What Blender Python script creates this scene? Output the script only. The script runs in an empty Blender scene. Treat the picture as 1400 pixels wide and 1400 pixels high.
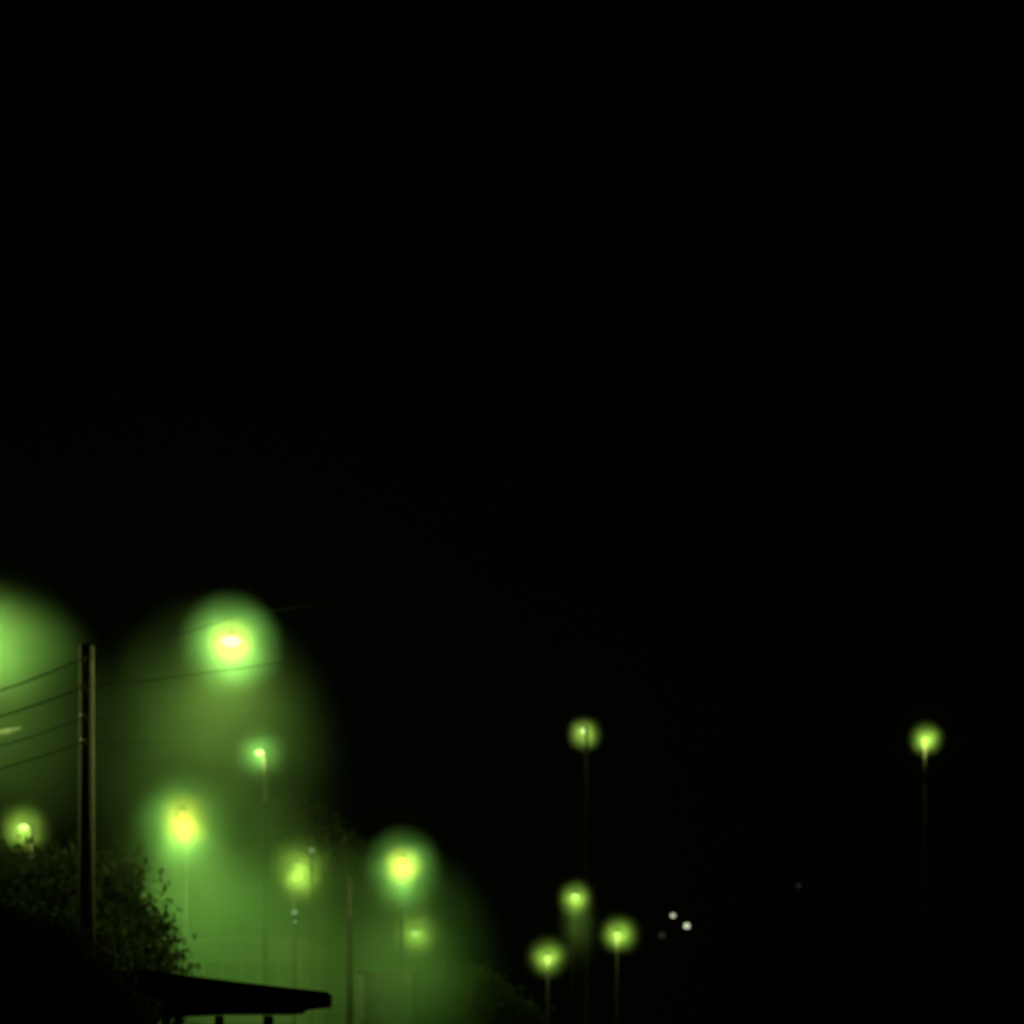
import bpy, bmesh, math, random
from mathutils import Vector, Matrix, Euler

S = bpy.context.scene
COL = S.collection
random.seed(11)
# ------------------------------------------------------------------ frame
FPX, HOR, CAMZ = 2200.0, 1410.0, 1.7      # focal length in photo pixels, row of the horizon, eye height


def P(px, py, Y):
    """point of the place that shows at photo pixel (px, py) at depth Y"""
    return Vector(((px - 700.0) / FPX * Y, Y, CAMZ + (HOR - py) / FPX * Y))


cam_d = bpy.data.cameras.new('camera')
cam = bpy.data.objects.new('camera', cam_d)
COL.objects.link(cam)
cam.location = (0, 0, CAMZ)
cam.rotation_euler = (math.radians(90), 0, 0)
cam_d.sensor_width = 36.0
cam_d.lens = FPX / 1400.0 * 36.0
cam_d.shift_y = (HOR - 700.0) / 1400.0
cam_d.clip_start = 0.1
cam_d.clip_end = 5000
cam_d.dof.use_dof = True                  # focused close by: everything far is a little soft, as in the photo
cam_d.dof.focus_distance = 7.0
cam_d.dof.aperture_fstop = 2.1
S.camera = cam

# ------------------------------------------------------------------ world
w = bpy.data.worlds.new('World')
S.world = w
w.use_nodes = True
nt = w.node_tree
nt.nodes.clear()
sky = nt.nodes.new('ShaderNodeTexSky')
sky.sky_type = 'NISHITA'
sky.sun_disc = False
sky.sun_elevation = math.radians(-9)
sky.sun_rotation = math.radians(200)
bg = nt.nodes.new('ShaderNodeBackground')
bg.inputs['Strength'].default_value = 0.0003
wo = nt.nodes.new('ShaderNodeOutputWorld')
nt.links.new(sky.outputs[0], bg.inputs[0])
nt.links.new(bg.outputs[0], wo.inputs[0])


# ------------------------------------------------------------------ materials
def mat(name, col, rough=0.7, metal=0.0, noise=0.35, scale=6.0, bump=0.15):
    m = bpy.data.materials.new(name)
    m.use_nodes = True
    n = m.node_tree
    b = n.nodes['Principled BSDF']
    tc = n.nodes.new('ShaderNodeTexCoord')
    nz = n.nodes.new('ShaderNodeTexNoise')
    nz.inputs['Scale'].default_value = scale
    nz.inputs['Detail'].default_value = 5
    n.links.new(tc.outputs['Object'], nz.inputs['Vector'])
    cr = n.nodes.new('ShaderNodeValToRGB')
    cr.color_ramp.elements[0].position = 0.3
    cr.color_ramp.elements[1].position = 0.7
    cr.color_ramp.elements[0].color = tuple(c * (1 - noise) for c in col) + (1,)
    cr.color_ramp.elements[1].color = tuple(min(1, c * (1 + noise)) for c in col) + (1,)
    n.links.new(nz.outputs['Fac'], cr.inputs['Fac'])
    n.links.new(cr.outputs['Color'], b.inputs['Base Color'])
    bp = n.nodes.new('ShaderNodeBump')
    bp.inputs['Strength'].default_value = bump
    n.links.new(nz.outputs['Fac'], bp.inputs['Height'])
    n.links.new(bp.outputs['Normal'], b.inputs['Normal'])
    b.inputs['Roughness'].default_value = rough
    b.inputs['Metallic'].default_value = metal
    return m


def glow(name, col, strength):
    m = bpy.data.materials.new(name)
    m.use_nodes = True
    n = m.node_tree
    n.nodes.clear()
    e = n.nodes.new('ShaderNodeEmission')
    e.inputs[0].default_value = (*col, 1)
    e.inputs[1].default_value = strength
    o = n.nodes.new('ShaderNodeOutputMaterial')
    n.links.new(e.outputs[0], o.inputs[0])
    return m


M_steel = mat('galvanised_steel', (0.32, 0.32, 0.30), 0.5, 0.3)
M_dark = mat('dark_painted_steel', (0.05, 0.05, 0.05), 0.5)
M_wood = mat('weathered_pole_wood', (0.5, 0.49, 0.42), 0.85, scale=18)
M_bark = mat('bark', (0.09, 0.07, 0.05), 0.9, scale=14, bump=0.6)
M_wire = mat('wire_rubber', (0.02, 0.02, 0.02), 0.95)
M_ceram = mat('insulator_ceramic', (0.35, 0.3, 0.25), 0.3)
M_roof = mat('roof_felt', (0.03, 0.03, 0.035), 0.95)
M_timber = mat('dark_timber', (0.045, 0.035, 0.03), 0.8)
M_wall = mat('pale_render', (0.42, 0.42, 0.38), 0.9, scale=3)
M_stain = mat('stained_render', (0.20, 0.20, 0.18), 0.9, noise=0.5, scale=1.5)
M_conc = mat('concrete', (0.30, 0.30, 0.28), 0.9, scale=5)
M_grey = mat('grey_painted_steel', (0.08, 0.08, 0.075), 0.7)
M_mid = mat('mid_grey_steel', (0.17, 0.17, 0.16), 0.6)
M_black = mat('black_painted_steel', (0.018, 0.018, 0.018), 0.9)
M_lamplit = mat('painted_lamplight', (0.22, 0.21, 0.18), 0.6)  # pole colour lightened to hold the lamp's light
M_pale = mat('pale_cast_metal', (0.62, 0.62, 0.58), 0.45)
M_pane = mat('window_glass', (0.03, 0.035, 0.04), 0.12)
M_ground = mat('ground_grass_earth', (0.05, 0.06, 0.035), 0.95, scale=0.8)
def leafmat(name, col, *a, **k):
    m = mat(name, col, *a, **k)
    n = m.node_tree
    b = n.nodes['Principled BSDF']
    t = n.nodes.new('ShaderNodeBsdfTranslucent')
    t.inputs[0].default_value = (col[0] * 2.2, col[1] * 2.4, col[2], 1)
    mx = n.nodes.new('ShaderNodeMixShader')
    mx.inputs[0].default_value = 0.45
    o = [q for q in n.nodes if q.type == 'OUTPUT_MATERIAL'][0]
    n.links.new(b.outputs[0], mx.inputs[1]); n.links.new(t.outputs[0], mx.inputs[2])
    n.links.new(mx.outputs[0], o.inputs[0])
    return m


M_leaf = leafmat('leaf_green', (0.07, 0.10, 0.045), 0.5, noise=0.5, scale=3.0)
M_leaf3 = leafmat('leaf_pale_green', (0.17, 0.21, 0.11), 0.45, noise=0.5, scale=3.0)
M_leaf2 = leafmat('leaf_olive', (0.09, 0.10, 0.05), 0.55, noise=0.5, scale=3.0)


# ------------------------------------------------------------------ helpers
def link(name, bm, m, parent=None, smooth=False):
    me = bpy.data.meshes.new(name)
    bm.to_mesh(me)
    bm.free()
    if isinstance(m, (list, tuple)):
        for x in m:
            me.materials.append(x)
    else:
        me.materials.append(m)
    if smooth:
        for p in me.polygons:
            p.use_smooth = True
    o = bpy.data.objects.new(name, me)
    COL.objects.link(o)
    if parent:
        o.parent = parent
    return o


def tag(o, label=None, cat=None, group=None, kind=None):
    if label: o['label'] = label
    if cat: o['category'] = cat
    if group: o['group'] = group
    if kind: o['kind'] = kind
    return o


def thing(name, loc, label, cat, group=None):
    o = bpy.data.objects.new(name, None)
    o.empty_display_size = 0.2
    COL.objects.link(o)
    o.location = loc
    return tag(o, label, cat, group)


def box(bm, c, s, bev=0.0, rz=0.0, ry=0.0):
    r = bmesh.ops.create_cube(bm, size=1.0)
    vs = r['verts']
    M = Matrix.Translation(c) @ Matrix.Rotation(rz, 4, 'Z') @ Matrix.Rotation(ry, 4, 'Y') @ Matrix.Diagonal((*s, 1))
    bmesh.ops.transform(bm, matrix=M, verts=vs)
    if bev:
        es = list({e for v in vs for e in v.link_edges})
        bmesh.ops.bevel(bm, geom=es, offset=bev, segments=2, affect='EDGES')


def tube(bm, pts, radii, seg=12, cap=True):
    pts = [Vector(p) for p in pts]
    rings = []
    for i, p in enumerate(pts):
        if i == 0: d = pts[1] - p
        elif i == len(pts) - 1: d = p - pts[i - 1]
        else: d = pts[i + 1] - pts[i - 1]
        d.normalize()
        a = Vector((0, 0, 1)) if abs(d.z) < 0.9 else Vector((0, 1, 0))
        u = d.cross(a).normalized()
        v = d.cross(u)
        r = radii[i] if isinstance(radii, (list, tuple)) else radii
        rings.append([bm.verts.new(p + (u * math.cos(2 * math.pi * k / seg) + v * math.sin(2 * math.pi * k / seg)) * r) for k in range(seg)])
    for A, B in zip(rings, rings[1:]):
        for k in range(seg):
            bm.faces.new((A[k], A[(k + 1) % seg], B[(k + 1) % seg], B[k]))
    if cap:
        bm.faces.new(rings[0][::-1])
        bm.faces.new(rings[-1])


def lathe(bm, prof, c=(0, 0, 0), seg=20):
    c = Vector(c)
    rings = [[bm.verts.new(c + Vector((r * math.cos(2 * math.pi * k / seg), r * math.sin(2 * math.pi * k / seg), z))) for k in range(seg)] for r, z in prof]
    for A, B in zip(rings, rings[1:]):
        for k in range(seg):
            bm.faces.new((A[k], A[(k + 1) % seg], B[(k + 1) % seg], B[k]))
    bm.faces.new(rings[0][::-1])
    bm.faces.new(rings[-1])


# ------------------------------------------------------------------ lamps
YG = (0.88, 1.0, 0.28)        # light of the discharge lamps
PW = (0.65, 1.0, 0.40)        # paler small lamps


def light(parent, loc, power, col, radius, spot=None, blend=1.0, tilt=(0, 0)):
    ld = bpy.data.lights.new('lamp_light', 'SPOT' if spot else 'POINT')
    ld.energy = power
    ld.color = col
    ld.shadow_soft_size = radius
    if spot:
        ld.spot_size = math.radians(spot)
        ld.spot_blend = blend
    o = bpy.data.objects.new('lamp_light', ld)
    COL.objects.link(o)
    o.parent = parent
    o.location = loc
    o.rotation_euler = (math.radians(tilt[0]), math.radians(tilt[1]), 0)
    return o


GROUP = 'street lamps glowing in the night mist'
glass_cache = {}


def street_lamp(px, py, Y, label, arm=(0, -1.3), omni=60, beam=0, spot=110, col=YG, size=1.0, polemat=None,
                pole_r=0.06, gl=(1.0, 0.92, 0.16, 4.0), tilt=(0, 0), group=GROUP, lit_length=0.0):
    """cobra-head lamp; its glowing glass shows at (px, py). arm = reach of the head from the pole (dx, dy)."""
    g = P(px, py, Y)
    base = Vector((g.x - arm[0], g.y - arm[1], 0))
    t = thing('street_lamp', base, label, 'street lamp', group)
    H = g.z + 0.12 * size
    ax = Vector((arm[0], arm[1], 0))
    L = ax.length
    d = ax.normalized()
    pm = polemat or M_dark
    bm = bmesh.new()
    top = H - 0.12 * L - 0.1
    tube(bm, [(0, 0, 0), (0, 0, 1.2), (0, 0, top)], [pole_r * 1.35, pole_r * 1.15, pole_r * 0.7], 14)
    link('pole', bm, pm, t, True)
    if lit_length:  # paler pole top: the lit stretch under the lamp, put into its colour
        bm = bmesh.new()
        tube(bm, [(0, 0, top - lit_length), (0, 0, top - lit_length * 0.5), (0, 0, top + 0.02)], [pole_r * 0.75, pole_r * 1.0, pole_r * 1.1], 14)
        link('painted_lit_stub', bm, M_lamplit, t, True)
    bm = bmesh.new()
    lathe(bm, [(pole_r * 2.4, 0.0), (pole_r * 2.4, 0.05), (pole_r * 1.6, 0.08), (pole_r * 1.5, 0.45), (pole_r * 1.3, 0.5)])
    link('base_collar', bm, pm, t)
    bm = bmesh.new()
    pts = []
    for i in range(9):
        s = i / 8
        pts.append(d * (L - 0.3 * size) * s + Vector((0, 0, top + (H - top) * math.sin(s * math.pi / 2))))
    tube(bm, pts, [0.035 * size + 0.01] * 9, 8)
    link('arm', bm, pm, t, True)
    # head: flattened tapered shell along the arm
    bm = bmesh.new()
    n = d.cross(Vector((0, 0, 1)))
    rings = []
    for s, wd, up, dn in ((-0.42, .03, .03, .025), (-0.3, .05, .045, .03), (-0.12, .08, .06, .035), (0.08, .095, .065, .035), (0.24, .08, .05, .035), (0.33, .035, .025, .02)):
        c = d * (L + s * size) + Vector((0, 0, H))
        ring = []
        for k in range(14):
            a = 2 * math.pi * k / 14
            zz = math.sin(a) * (up if math.sin(a) > 0 else dn) * size
            ring.append(bm.verts.new(c + n * math.cos(a) * wd * size + Vector((0, 0, zz))))
        rings.append(ring)
    for A, B in zip(rings, rings[1:]):
        for k in range(14):
            bm.faces.new((A[k], A[(k + 1) % 14], B[(k + 1) % 14], B[k]))
    bm.faces.new(rings[0]); bm.faces.new(rings[-1][::-1])
    bmesh.ops.recalc_face_normals(bm, faces=bm.faces[:])
    link('lamp_head', bm, pm, t, True)
    # glass bowl that glows
    bm = bmesh.new()
    bmesh.ops.create_uvsphere(bm, u_segments=16, v_segments=10, radius=1.0)
    rot = math.atan2(d.y, d.x)
    bmesh.ops.transform(bm, matrix=Matrix.Translation((d * L) + Vector((0, 0, g.z))) @ Matrix.Rotation(rot, 4, 'Z') @ Matrix.Diagonal((0.19 * size, 0.15 * size, 0.11 * size, 1)), verts=bm.verts[:])
    key = gl
    if key not in glass_cache:
        glass_cache[key] = glow('lit_lamp_glass', gl[:3], gl[3])
    link('glass', bm, glass_cache[key], t, True)
    lz = Vector((0, 0, g.z - 0.16 * size)) + d * L
    if omni:
        light(t, Vector((0, 0, g.z - 0.03 * size)) + d * L, omni, col, 0.3 * size, tilt=tilt)
    if beam:
        light(t, Vector((0, 0, g.z - 0.05 * size)) + d * L, beam, col, 0.34 * size, spot=spot, blend=1.0, tilt=tilt)
    return t


# ------------------------------------------------------------------ mist
n_mist = 0


def mist(px, py, Y, rpx, density, rz=None, ry=None, label='', color=(0.64, 1.0, 0.42), power=1.5, core=0.0, noise=0.5,
         nscale=1.6, aniso=0.0, smooth=False):
    """a soft bank of mist, lamp glow put into its shape and tint: density thins out towards its rim. rpx, rz in photo pixels, ry in metres"""
    k = Y / FPX
    R = Vector((rpx * k, ry or rpx * k, (rz or rpx) * k))
    bm = bmesh.new()
    bmesh.ops.create_icosphere(bm, subdivisions=3, radius=1.0)
    m = bpy.data.materials.new('glow_tinted_mist')
    m.use_nodes = True
    n = m.node_tree
    n.nodes.clear()
    tc = n.nodes.new('ShaderNodeTexCoord')
    ln = n.nodes.new('ShaderNodeVectorMath'); ln.operation = 'LENGTH'
    n.links.new(tc.outputs['Object'], ln.inputs[0])
    mr = n.nodes.new('ShaderNodeMapRange')
    mr.inputs['From Min'].default_value = 0.98
    mr.interpolation_type = 'SMOOTHSTEP' if smooth else 'LINEAR'
    mr.inputs['From Max'].default_value = core
    mr.clamp = True
    n.links.new(ln.outputs['Value'], mr.inputs['Value'])
    pw = n.nodes.new('ShaderNodeMath'); pw.operation = 'POWER'
    pw.inputs[1].default_value = power
    n.links.new(mr.outputs[0], pw.inputs[0])
    nz = n.nodes.new('ShaderNodeTexNoise')
    nz.inputs['Scale'].default_value = nscale
    nz.inputs['Detail'].default_value = 1.5
    mp = n.nodes.new('ShaderNodeMapping')
    mp.inputs['Location'].default_value = (px * 0.37, py * 0.21, Y * 0.13)
    n.links.new(tc.outputs['Object'], mp.inputs[0])
    n.links.new(mp.outputs[0], nz.inputs['Vector'])
    m2 = n.nodes.new('ShaderNodeMapRange')
    m2.inputs['From Min'].default_value = 0.3
    m2.inputs['From Max'].default_value = 0.7
    m2.inputs['To Min'].default_value = 1 - noise
    m2.inputs['To Max'].default_value = 1 + noise
    n.links.new(nz.outputs['Fac'], m2.inputs['Value'])
    mu = n.nodes.new('ShaderNodeMath'); mu.operation = 'MULTIPLY'
    n.links.new(pw.outputs[0], mu.inputs[0]); n.links.new(m2.outputs[0], mu.inputs[1])
    mu2 = n.nodes.new('ShaderNodeMath'); mu2.operation = 'MULTIPLY'
    n.links.new(mu.outputs[0], mu2.inputs[0]); mu2.inputs[1].default_value = density
    v = n.nodes.new('ShaderNodeVolumePrincipled')
    v.inputs['Color'].default_value = (*color, 1)
    v.inputs['Anisotropy'].default_value = aniso
    n.links.new(mu2.outputs[0], v.inputs['Density'])
    o = n.nodes.new('ShaderNodeOutputMaterial')
    n.links.new(v.outputs[0], o.inputs['Volume'])
    m.cycles.volume_sampling = 'EQUIANGULAR'
    ob = link('mist', bm, m)
    ob.location = P(px, py, Y)
    ob.scale = R
    tag(ob, label, 'mist', 'banks of night mist', 'stuff')
    return ob


# even thin haze over the whole place
bm = bmesh.new()
box(bm, (0, 190, 39), (600, 420, 82))
hz = bpy.data.materials.new('haze_volume')
hz.use_nodes = True
hn = hz.node_tree
hn.nodes.clear()
hv = hn.nodes.new('ShaderNodeVolumePrincipled')
hv.inputs['Color'].default_value = (0.9, 0.95, 0.9, 1)
hv.inputs['Density'].default_value = 0.0003
ho = hn.nodes.new('ShaderNodeOutputMaterial')
hn.links.new(hv.outputs[0], ho.inputs['Volume'])
hz.cycles.volume_sampling = 'EQUIANGULAR'
hob = link('haze', bm, hz)
tag(hob, 'thin even night haze over the whole place', 'haze', kind='stuff')

# ------------------------------------------------------------------ ground
bm = bmesh.new()
g = 60
vs = [[bm.verts.new((-900 + 1800 * i / g, -60 + 1800 * j / g, 0)) for i in range(g + 1)] for j in range(g + 1)]
for j in range(g):
    for i in range(g):
        bm.faces.new((vs[j][i], vs[j][i + 1], vs[j + 1][i + 1], vs[j + 1][i]))
tag(link('ground', bm, M_ground), 'dark grass and earth ground of the valley', 'ground', kind='structure')

# ------------------------------------------------------------------ the lamps of the photo
SM = (0.50, 0.95, 0.20, 2.4)              # glass of the small far lamps
street_lamp(-34, 852, 27, 'street lamp at the left edge whose head is outside, only its big green glow seen', arm=(1.2, 0),
            omni=190, beam=280, spot=130, gl=(1.0, 0.92, 0.16, 4.0))
g_ = P(316, 877, 27)
ha = thing('hanging_lamp', g_, 'brightest and highest lamp, hung from a wire, white-hot core in a yellow and green halo', 'street lamp', GROUP)
bm = bmesh.new()
lathe(bm, [(0.015, 0.19), (0.03, 0.18), (0.035, 0.12), (0.06, 0.10), (0.08, 0.085), (0.07, 0.08)], seg=20)
link('lamp_head', bm, M_dark, ha, True)
bm = bmesh.new()
tube(bm, [(0, 0, 0.19), (0, 0, 0.36)], 0.012, 8)
tube(bm, [(0, 0, 0.36), (0.03, 0, 0.39), (0, 0, 0.42), (-0.03, 0, 0.39), (0, 0, 0.365)], 0.008, 6)
link('hanger', bm, M_dark, ha)
bm = bmesh.new()
bmesh.ops.create_uvsphere(bm, u_segments=18, v_segments=12, radius=1.0)
bmesh.ops.transform(bm, matrix=Matrix.Translation((0, 0, 0)) @ Matrix.Diagonal((0.17, 0.17, 0.09, 1)), verts=bm.verts[:])
link('glass', bm, glow('hot_lamp_glass', (1.0, 0.93, 0.3), 3.5), ha, True)
light(ha, (0, 0, 0.0), 190, YG, 0.3)
light(ha, (0, 0, -0.02), 300, YG, 0.34, spot=125)
street_lamp(250, 1113, 56, 'bright yellow street lamp low over the roof with wide green glow below', arm=(0.3, -2.0),
            omni=380, beam=2700, spot=115, tilt=(0, -9), gl=(1.0, 0.95, 0.14, 1.6), size=1.25)
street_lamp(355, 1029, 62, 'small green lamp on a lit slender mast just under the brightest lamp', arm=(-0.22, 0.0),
            omni=150, gl=(0.6, 0.95, 0.2, 6.0), size=0.9, polemat=M_black, pole_r=0.10, lit_length=2.0)
street_lamp(32, 1131, 50, 'small green lamp above the dark tree at the left edge', arm=(-0.4, 0.4), omni=120, beam=0, gl=SM, size=0.9)
street_lamp(408, 1184, 66, 'small yellow-green lamp halfway between two brighter lamps, above the shelter end', arm=(0.3, -0.8),
            omni=190, beam=900, spot=110, gl=(0.62, 1.0, 0.16, 1.6), size=1.1)
street_lamp(551, 1177, 56, 'yellow lamp with a tall green glow column, right-hand end of the misty group', arm=(0.2, -2.0),
            omni=270, beam=850, spot=76, gl=(0.9, 1.0, 0.12, 1.2), size=1.1)
street_lamp(568, 1276, 72, 'small green lamp right under the yellow lamp with the glow column', arm=(0.3, -0.8),
            omni=130, beam=40, spot=90, gl=SM, size=1.1)
street_lamp(798, 999, 120, 'lone pale lamp high in the dark middle, its halo split by its post', arm=(-0.15, 1.2),
            omni=230, beam=0, gl=(0.48, 0.72, 0.25, 1.8), size=1.7, pole_r=0.14, polemat=M_black)
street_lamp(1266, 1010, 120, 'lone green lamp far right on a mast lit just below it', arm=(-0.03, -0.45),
            omni=300, beam=0, gl=(0.52, 0.95, 0.14, 1.5), size=1.5, polemat=M_black, pole_r=0.11, lit_length=3.5)
street_lamp(787, 1225, 100, 'green lamp in the dark middle, upper one of the three low ones', arm=(0.2, -0.8),
            omni=210, beam=200, spot=55, gl=(0.50, 0.95, 0.18, 1.5), size=1.5, polemat=M_black)
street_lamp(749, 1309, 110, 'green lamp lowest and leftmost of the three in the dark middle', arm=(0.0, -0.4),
            omni=230, gl=(0.50, 0.95, 0.18, 1.5), size=1.5, polemat=M_black, pole_r=0.1, lit_length=1.0)
street_lamp(844, 1277, 110, 'green lamp rightmost of the three low ones, post painted as lit below it', arm=(0.0, -0.4),
            omni=230, gl=(0.50, 0.95, 0.18, 1.5), size=1.5, polemat=M_black, pole_r=0.10, lit_length=1.7)


def small_lamp(px, py, Y, label, r, strength, col=PW, power=0, group='small distant lamps on short posts', name='globe_lamp', cat='globe lamp'):
    g_ = P(px, py, Y)
    t = thing(name, (g_.x, g_.y, 0), label, cat, group)
    bm = bmesh.new()
    tube(bm, [(0, 0, 0), (0, 0, g_.z - r)], [0.04, 0.025], 8)
    link('post', bm, M_dark, t, True)
    bm = bmesh.new()
    lathe(bm, [(0.05, -r * 1.25), (r * 0.6, -r * 1.1), (r * 0.62, -r * 0.8)], (0, 0, g_.z), 14)
    link('collar', bm, M_dark, t)
    bm = bmesh.new()
    bmesh.ops.create_uvsphere(bm, u_segments=18, v_segments=12, radius=r)
    bmesh.ops.transform(bm, matrix=Matrix.Translation((0, 0, g_.z)), verts=bm.verts[:])
    link('globe', bm, glow('lit_globe', col, strength), t, True)
    if power:
        light(t, (0, -r * 1.6, g_.z), power, col, 0.03)
    return t


small_lamp(920, 1252, 150, 'upper left of the two small white lamps in the dark', 0.22, 0.75, (0.85, 1.0, 0.66))
small_lamp(939, 1266, 145, 'lower right, slightly larger of the two small white lamps', 0.26, 0.95, (0.85, 1.0, 0.66))
small_lamp(1092, 1211, 170, 'barely lit tiny lamp alone far right in the dark', 0.2, 0.022, (0.9, 1.0, 0.95))
small_lamp(426, 1163, 64, 'small pale globe just above and right of the yellow-green lamp', 0.12, 0.3, (0.6, 1.0, 0.38))
small_lamp(303, 1263, 70, 'dim round lamp over the low building, higher of the two there', 0.14, 0.12, (0.6, 1.0, 0.4))
small_lamp(266, 1281, 70, 'dim round lamp over the low building, lower left of the two', 0.16, 0.12, (0.6, 1.0, 0.4))
small_lamp(905, 1279, 148, 'very dim glowing speck added for a lit twig left below the two small white lamps', 0.3, 0.02, (0.8, 1.0, 0.6))  # glowing globe added in place of a faintly lit twig

# signal post with two small stacked lights
c = P(403, 1254, 60)
t = thing('signal_post', (c.x, c.y, 0), 'slender post with two small pale lights one above the other', 'signal')
bm = bmesh.new(); tube(bm, [(0, 0, 0), (0, 0, c.z - 0.3)], 0.03, 8); link('post', bm, M_dark, t, True)
bm = bmesh.new(); box(bm, (0, 0.06, c.z), (0.2, 0.16, 0.66), 0.02); link('housing', bm, M_dark, t)
for z, rr, st in ((c.z + 0.18, 0.11, 0.5), (c.z - 0.17, 0.08, 0.4)):
    bm = bmesh.new()
    bmesh.ops.create_uvsphere(bm, u_segments=16, v_segments=10, radius=rr)
    bmesh.ops.transform(bm, matrix=Matrix.Translation((0, -0.04, z)) @ Matrix.Diagonal((1, 0.6, 1, 1)), verts=bm.verts[:])
    ln_ = link('lens', bm, glow('lit_lens', (0.6, 1.0, 0.42), st), t, True)
    bm = bmesh.new()
    tube(bm, [(0, -0.02, z + rr + 0.02), (0, -0.2, z + rr + 0.01)], 0.03, 8)
    link('visor', bm, M_dark, ln_)

# ------------------------------------------------------------------ utility pole and wires
UY = 25.0
u = P(118.5, 884, UY)
up = thing('utility_pole', (u.x, u.y, 0), 'tall round utility pole at the left, lit along both edges and dark between', 'utility pole')
bm = bmesh.new()
tube(bm, [(0, 0, 0), (0, 0, u.z * 0.5), (0, 0, u.z)], [0.135, 0.125, 0.11], 28)
link('pole', bm, M_wood, up, True)
bm = bmesh.new()
lathe(bm, [(0.115, u.z), (0.10, u.z + 0.02), (0.02, u.z + 0.05)], seg=20)
link('cap', bm, M_dark, up, True)
wz = [P(0, y, UY).z for y in (905, 944, 985, 1018)]
for z in wz:
    bm = bmesh.new()
    tube(bm, [(0.0, -0.09, z), (0.0, -0.2, z)], 0.014, 8)
    ins = link('bracket', bm, M_dark, up)
    bm = bmesh.new()
    lathe(bm, [(0.02, -0.05), (0.045, -0.03), (0.025, -0.01), (0.045, 0.02), (0.02, 0.05)], (0.0, -0.22, z), 12)
    link('insulator', bm, M_ceram, ins)


def wire(p0, p1, sag, label, r=0.012):
    bm = bmesh.new()
    pts = []
    for i in range(25):
        s = i / 24
        p = p0.lerp(p1, s)
        p.z -= sag * 4 * s * (1 - s)
        pts.append(p)
    tube(bm, pts, r, 6)
    tag(link('overhead_wire', bm, M_wire, None, True), label, 'wire', 'overhead wires on the utility pole')


att = [Vector((u.x, u.y - 0.22, z)) for z in wz]
hook = P(316, 877, 27) + Vector((0, 0, 0.4))
ends_r = [hook, P(900, 800, 30), P(520, 935, 34), P(520, 975, 34)]
ends_l = [P(-260, 1010, 19), P(-260, 1035, 19), P(-260, 1075, 19), P(-260, 1100, 19)]
nm = ['topmost', 'second', 'third', 'lowest']
for i in range(4):
    wire(att[i], ends_r[i], 0.05 if i == 0 else 0.2, f'{nm[i]} dark wire running right from the utility pole towards the glow', 0.007)
    wire(att[i], ends_l[i], 0.12, f'{nm[i]} dark wire running left from the utility pole out of frame', 0.012 if i < 2 else 0.009)

wire(hook, P(1560, 640, 30), 0.0, 'dark wire running right from the brightest lamp into the night', 0.005)
# unlit pale lamp head reaching in from the left edge
c = P(28, 996, 29)
t = thing('bracket_lamp', (c.x - 1.6, c.y + 0.2, 0), 'unlit pale lamp head pointing in from the left edge, lit from above', 'street lamp')
bm = bmesh.new(); tube(bm, [(0, 0, 0), (0, 0, c.z - 0.35)], [0.09, 0.06], 12); link('pole', bm, M_steel, t, True)
bm = bmesh.new()
tube(bm, [(0, 0, c.z - 0.5), (0.4, 0, c.z - 0.22), (1.25, -0.15, c.z - 0.09)], 0.03, 8); link('arm', bm, M_steel, t, True)
bm = bmesh.new()
tube(bm, [(1.1, -0.15, c.z - 0.11), (1.2, -0.15, c.z - 0.085), (1.35, -0.18, c.z - 0.06), (1.5, -0.2, c.z - 0.02), (1.62, -0.2, c.z + 0.015)], [0.03, 0.065, 0.06, 0.035, 0.008], 14)
link('lamp_head', bm, M_pale, t, True)

# ------------------------------------------------------------------ shelter with dark roof
SY = 25.0
k = SY / FPX
sb = P(300, 1410, SY)
t = thing('shelter', (sb.x, sb.y, 0), 'open shelter with thick black sloping roof on posts at the bottom', 'shelter')


def sx(px): return (px - 300) * k
def sz(py): return CAMZ + (HOR - py) * k


out = [(120, 1342), (182, 1328), (215, 1328), (270, 1336), (360, 1347), (452, 1357), (455, 1361), (454, 1375), (447, 1378), (418, 1381), (412, 1387), (392, 1388), (300, 1388), (120, 1396)]
bm = bmesh.new()
f0 = [bm.verts.new((sx(a), -0.5, sz(b))) for a, b in out]
f1 = [bm.verts.new((sx(a) - 0.2, 1.7, sz(b) + 0.02)) for a, b in out]
bm.faces.new(f0); bm.faces.new(f1[::-1])
for i in range(len(out)):
    j = (i + 1) % len(out)
    bm.faces.new((f0[j], f0[i], f1[i], f1[j]))
bmesh.ops.recalc_face_normals(bm, faces=bm.faces[:])
link('roof', bm, M_roof, t)
bm = bmesh.new()
tube(bm, [(sx(452), -0.53, sz(1376)), (sx(452) - 0.2, 1.7, sz(1376) + 0.02)], 0.03, 8)
link('gutter', bm, M_dark, t)
for pxp, dy in ((150, -0.2), (248, -0.2), (303, -0.2), (369, -0.2), (200, 1.4), (350, 1.4)):
    bm = bmesh.new()
    box(bm, (sx(pxp), dy, sz(1389) / 2), (0.12, 0.12, sz(1389)), 0.008)
    link('post', bm, M_timber, t)
bm = bmesh.new()
box(bm, (sx(180), 1.5, 0.9), (1.5, 0.06, 1.8))
link('back_panel', bm, M_timber, t)
bm = bmesh.new()
box(bm, (sx(300), 1.15, 0.45), (2.0, 0.4, 0.05), 0.01)
link('bench', bm, M_timber, t)

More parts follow.
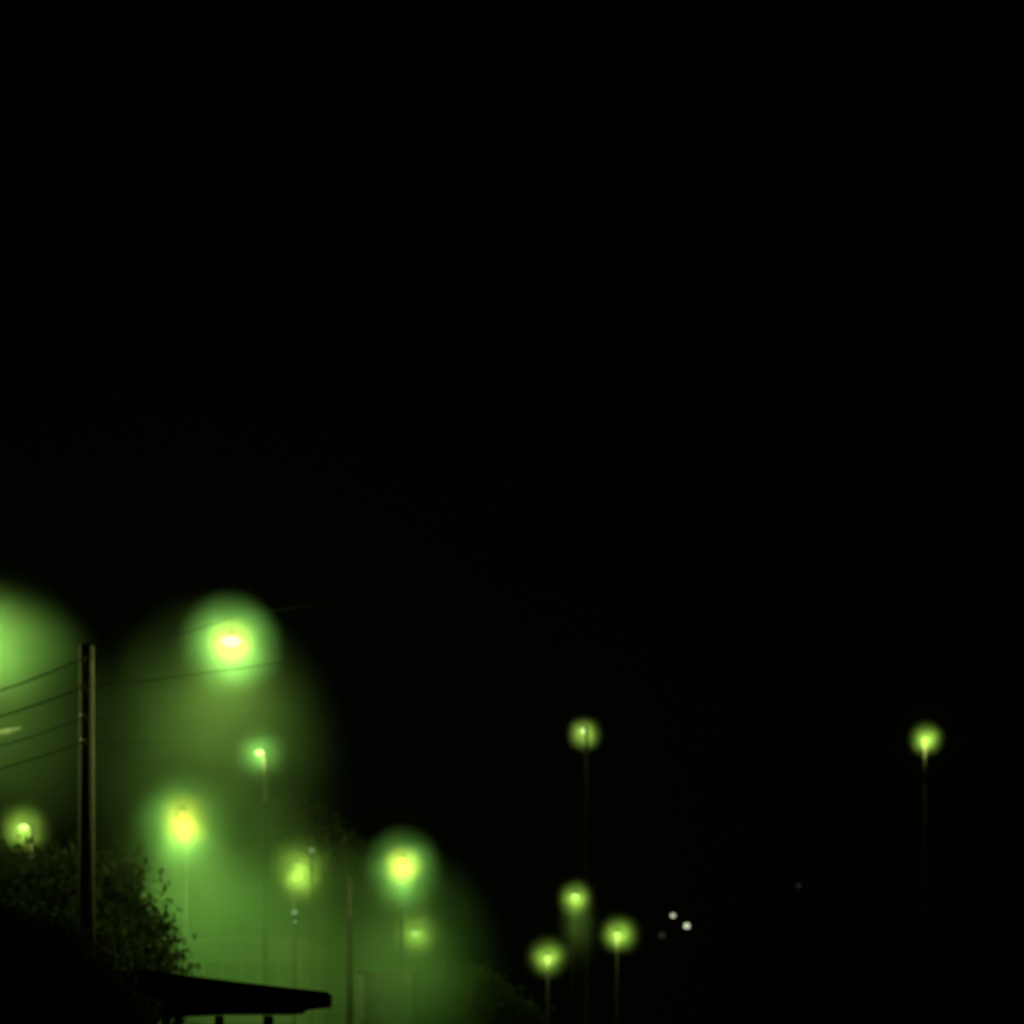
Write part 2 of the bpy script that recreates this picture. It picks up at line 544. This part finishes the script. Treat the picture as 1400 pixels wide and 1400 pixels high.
# ------------------------------------------------------------------ kiosk under the yellow lamp
KY = 57.0
c = P(526, 1410, KY)
kk = KY / FPX
t = thing('kiosk', (c.x, c.y, 0), 'pale square kiosk standing in mist under the yellow lamp', 'building')
hh = CAMZ + (HOR - 1331) * kk
bm = bmesh.new(); box(bm, (0, 1.2, hh / 2), (78 * kk, 2.4, hh)); link('wall', bm, M_stain, t)
bm = bmesh.new(); box(bm, (0, 1.2, hh + 0.05), (78 * kk + 0.02, 2.42, 0.1), 0.03); link('roof', bm, M_stain, t)
bm = bmesh.new(); box(bm, (-34 * kk, -0.03, hh / 2), (11 * kk, 0.06, hh - 0.02)); link('corner_post', bm, M_wall, t)
bm = bmesh.new(); box(bm, (14 * kk, -0.02, 1.05), (0.9, 0.04, 2.1)); d_ = link('door', bm, M_conc, t)
bm = bmesh.new(); tube(bm, [(14 * kk + .33, -0.08, 1.0), (14 * kk + .33, -0.08, 1.2)], 0.015, 8); link('handle', bm, M_dark, d_)

# low long building lost in the mist
BY = 69.0
bk = BY / FPX
c = P(330, 1410, BY)
t = thing('low_building', (c.x, c.y, 0), 'long low building nearly lost in mist behind the shelter', 'building')
hh = CAMZ + (HOR - 1289) * bk
bm = bmesh.new(); box(bm, (0, 4, hh / 2), (165 * bk, 8, hh)); link('wall', bm, M_wall, t)
bm = bmesh.new(); box(bm, (0, 4, hh + 0.1), (168 * bk, 8.4, 0.2), 0.02); link('roof', bm, M_pale, t)
for i in range(6):
    x = (-65 + i * 26) * bk
    for z0 in (1.6, 4.2):
        bm = bmesh.new()
        for sx_, sz_, w_, h_ in ((-0.42, 0, .07, 1.1), (0.42, 0, .07, 1.1), (0, .52, .9, .07), (0, -.52, .9, .07)):
            box(bm, (x + sx_, -0.03, z0 + sz_), (w_, 0.06, h_))
        wf = link('window', bm, M_pale, t)
        bm = bmesh.new(); box(bm, (x, -0.012, z0), (0.78, 0.024, 0.98)); link('pane', bm, M_pane, wf)

# slender mast with pointed top
c = P(478, 1194, 58)
t = thing('mast', (c.x, c.y, 0), 'slender pale mast with pointed top left of the yellow lamp', 'mast')
bm = bmesh.new(); tube(bm, [(0, 0, 0), (0, 0, c.z - 1.6), (0, 0, c.z - 0.5), (0, 0, c.z)], [0.12, 0.10, 0.07, 0.015], 14)
link('pole', bm, M_mid, t, True)
bm = bmesh.new(); lathe(bm, [(0.24, 0), (0.24, 0.3), (0.2, 0.34)]); link('base_collar', bm, M_conc, t)


# ------------------------------------------------------------------ trees
def leaf(bm, p, s, rnd):
    e = Euler((rnd.uniform(0, 6.3), rnd.uniform(0, 6.3), rnd.uniform(0, 6.3)))
    L, W = s, s * rnd.uniform(0.38, 0.55)
    pts = [(0, 0, 0), (L * .3, W * .5, .04 * L), (L * .7, W * .4, 0), (L, 0, -.08 * L), (L * .7, -W * .4, 0), (L * .3, -W * .5, .04 * L)]
    R = e.to_matrix()
    vs_ = [bm.verts.new(p + R @ Vector(q)) for q in pts]
    bm.faces.new(vs_[:4])
    bm.faces.new((vs_[0], vs_[3], vs_[4], vs_[5]))


def tree(name, base, blobs, nleaf, ls, label, cat, lm, trunk_r=0.12, seed=1, clump=0.16, holes=0.0):
    """blobs: (centre, radius xyz). leaf clumps on twigs through each blob's volume"""
    rnd = random.Random(seed)
    t = thing(name, base, label, cat)
    B = Vector(base)
    bt = bmesh.new()
    fork = Vector((0, 0, max(0.5, min(b[0].z - b[1][2] for b in blobs) * 0.8)))
    tube(bt, [(0, 0, 0), fork * 0.5 + Vector((.04, 0, 0)), fork], [trunk_r * 1.3, trunk_r, trunk_r * .85], 12)
    link('trunk', bt, M_bark, t, True)
    bb = bmesh.new()
    bl = bmesh.new()
    tot = sum((b[1][0] * b[1][1] * b[1][2]) ** 0.8 for b in blobs)
    for ctr, rad in blobs:
        cl = ctr - B
        tube(bb, [fork - Vector((0, 0, .1)), fork.lerp(cl, .5) + Vector((rnd.uniform(-.1, .1), 0, .1)), cl], [trunk_r * .6, trunk_r * .35, trunk_r * .15], 7)
        n = int(nleaf * (rad[0] * rad[1] * rad[2]) ** 0.8 / tot)
        ncl = max(6, n // 14)
        for _ in range(ncl):
            while True:
                q = Vector((rnd.uniform(-1, 1), rnd.uniform(-1, 1), rnd.uniform(-1, 1)))
                if q.length <= 1: break
            q = q * (0.55 + 0.5 * rnd.random()) if q.length > .6 else q
            cc = cl + Vector((q.x * rad[0], q.y * rad[1], q.z * rad[2]))
            if rnd.random() < 0.4:
                tube(bb, [cl.lerp(cc, .25), cl.lerp(cc, .65) + Vector((0, 0, .03)), cc], [trunk_r * .12, trunk_r * .08, trunk_r * .03], 4)
            for _ in range(14):
                leaf(bl, cc + Vector((rnd.gauss(0, 1), rnd.gauss(0, 1), rnd.gauss(0, .8))) * clump, ls * rnd.uniform(.6, 1.2), rnd)
    link('branches', bb, M_bark, t, True)
    link('crown', bl, lm, t)
    return t


def blob(px, py, Y, r, rz=None, ry=None, dY=0):
    q = Y / FPX
    return (P(px, py, Y) + Vector((0, dY, 0)), (r * q, (ry or r * q), (rz or r) * q))


TY = 14.0
tree('tree', P(60, 1410, TY).xy.to_3d(),
     [blob(-60, 1300, TY, 110, 90), blob(20, 1310, TY, 90, 80, dY=.4), blob(80, 1335, TY, 75, 70), blob(120, 1375, TY, 60, 50, dY=-.3),
      blob(40, 1390, TY, 170, 90, ry=1.2), blob(150, 1410, TY, 60, 36), blob(110, 1410, TY, 120, 60, ry=.8)],
     40000, 0.075, 'dark leafy tree filling the lower left corner', 'tree', M_leaf, 0.12, 3, 0.085)
TX = 34.0
tree('tree', P(165, 1410, TX).xy.to_3d(),
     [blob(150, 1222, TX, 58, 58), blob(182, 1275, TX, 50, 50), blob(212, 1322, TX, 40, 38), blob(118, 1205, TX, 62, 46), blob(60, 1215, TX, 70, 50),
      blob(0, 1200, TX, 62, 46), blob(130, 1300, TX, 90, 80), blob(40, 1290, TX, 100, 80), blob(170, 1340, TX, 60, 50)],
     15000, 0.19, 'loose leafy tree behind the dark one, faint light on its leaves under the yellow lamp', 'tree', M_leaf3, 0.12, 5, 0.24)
RY = 58.0
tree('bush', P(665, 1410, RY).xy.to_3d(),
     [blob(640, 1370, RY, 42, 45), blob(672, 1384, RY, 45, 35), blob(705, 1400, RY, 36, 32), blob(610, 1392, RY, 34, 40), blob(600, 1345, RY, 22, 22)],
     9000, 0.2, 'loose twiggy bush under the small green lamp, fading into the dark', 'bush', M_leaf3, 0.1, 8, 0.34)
DY = 69.5
tree('tree', P(463, 1410, DY).xy.to_3d(),
     [blob(390, 1126, DY, 42, 34), blob(432, 1142, DY, 42, 34), blob(466, 1176, DY, 34, 38), blob(364, 1146, DY, 26, 26)],
     22000, 0.24, 'round dark tree crown in the mist between the lamps', 'tree', M_leaf, 0.07, 21, 0.24)

# ------------------------------------------------------------------ mist banks, shaped after the lamps' glow
TEAL, OLIVE, GOLD, GREEN = (0.45, 1.0, 0.62), (0.60, 1.0, 0.55), (1.0, 0.74, 0.07), (0.52, 1.0, 0.55)  # lamp glow colours put into the mist tint, gold for the burnt-out cores
mist(-34, 884, 27, 172, 0.46, rz=96, label='halo-shaped mist round the lamp at the left edge', power=1.5, color=(0.5, 1.0, 0.56))
mist(-20, 990, 26, 200, 0.19, rz=230, ry=2.5, label='mist under the lamp at the left edge', power=1.5, color=OLIVE)
mist(316, 882, 27, 80, 0.68, label='halo-shaped mist ball round the brightest lamp', power=1.4, core=0.2, color=TEAL)
mist(316, 878, 27, 40, 1.3, rz=36, label='densest mist, tinted as yellow core glow, close round the brightest lamp', power=1.3, color=GOLD)
mist(288, 1060, 26.6, 204, 0.32, rz=256, ry=2.5, label='mist hanging below the brightest lamp', power=1.5, color=OLIVE, noise=0.6, nscale=2.2)
mist(250, 1122, 56, 80, 0.25, label='halo-shaped mist round the bright yellow lamp', power=1.2, core=0.3, color=TEAL)
mist(252, 1121, 56, 44, 0.7, rz=48, label='densest mist, tinted as yellow core glow, close round the bright yellow lamp', power=1.4, color=GOLD)
mist(300, 1275, 54.5, 182, 0.33, rz=230, ry=4, label='mist filling the air under the bright yellow lamp', power=1.1, color=GREEN, noise=0.35, nscale=2.4)
mist(430, 1325, 62, 250, 0.32, rz=200, ry=5, label='wide low mist behind the shelter', power=1.2, color=OLIVE, noise=0.4, nscale=3.0)
mist(355, 1030, 62, 52, 1.1, label='halo-shaped mist round the small lamp on the slender mast', power=2.2, color=TEAL)
mist(32, 1133, 50, 48, 0.9, label='halo-shaped mist round the small lamp above the dark tree', power=2.2)
mist(408, 1191, 66, 60, 0.9, label='halo-shaped mist round the yellow-green lamp', power=2.0)
mist(551, 1190, 56, 63, 0.38, rz=68, label='halo-shaped mist round the yellow lamp', power=1.3, core=0.15, color=TEAL)
mist(551, 1184, 56, 34, 0.8, label='densest mist, tinted as yellow core glow, close round the yellow lamp', power=1.4, color=GOLD)
mist(572, 1345, 56, 140, 0.42, rz=200, ry=3, label='mist column shaped as the glow under the yellow lamp', power=1.7, color=GREEN)
mist(568, 1277, 72, 46, 1.5, label='halo-shaped mist round the lamp under the yellow one', power=2.0)
mist(799, 1004, 120, 30, 0.85, label='halo-shaped mist round the lone pale lamp', power=2.0, color=(0.7, 1.0, 0.5))
mist(1266, 1010, 120, 30, 1.0, label='halo-shaped mist round the lone lamp far right', power=2.2)
mist(787, 1229, 100, 31, 0.95, rz=34, label='halo-shaped mist round the upper of the three lamps', power=2.1)
mist(790, 1272, 100, 34, 0.2, rz=70, label='mist trailing below the upper of the three lamps', power=1.5, color=OLIVE)
mist(749, 1308, 110, 40, 0.9, rz=38, label='halo-shaped mist round the lowest of the three lamps', power=2.4)
mist(848, 1277, 110, 38, 0.9, rz=36, label='halo-shaped mist round the rightmost of the three lamps', power=2.4)

# ------------------------------------------------------------------ render settings
S.render.engine = 'CYCLES'
S.view_settings.view_transform = 'Standard'
S.view_settings.look = 'None'
S.view_settings.exposure = 0.0
S.view_settings.gamma = 1.0
cy = S.cycles
cy.use_denoising = True
cy.use_adaptive_sampling = False
cy.max_bounces = 5
cy.diffuse_bounces = 2
cy.glossy_bounces = 2
cy.volume_bounces = 2
cy.volume_step_rate = 1.0
cy.volume_max_steps = 128
cy.use_light_tree = True
cy.sample_clamp_indirect = 4.0
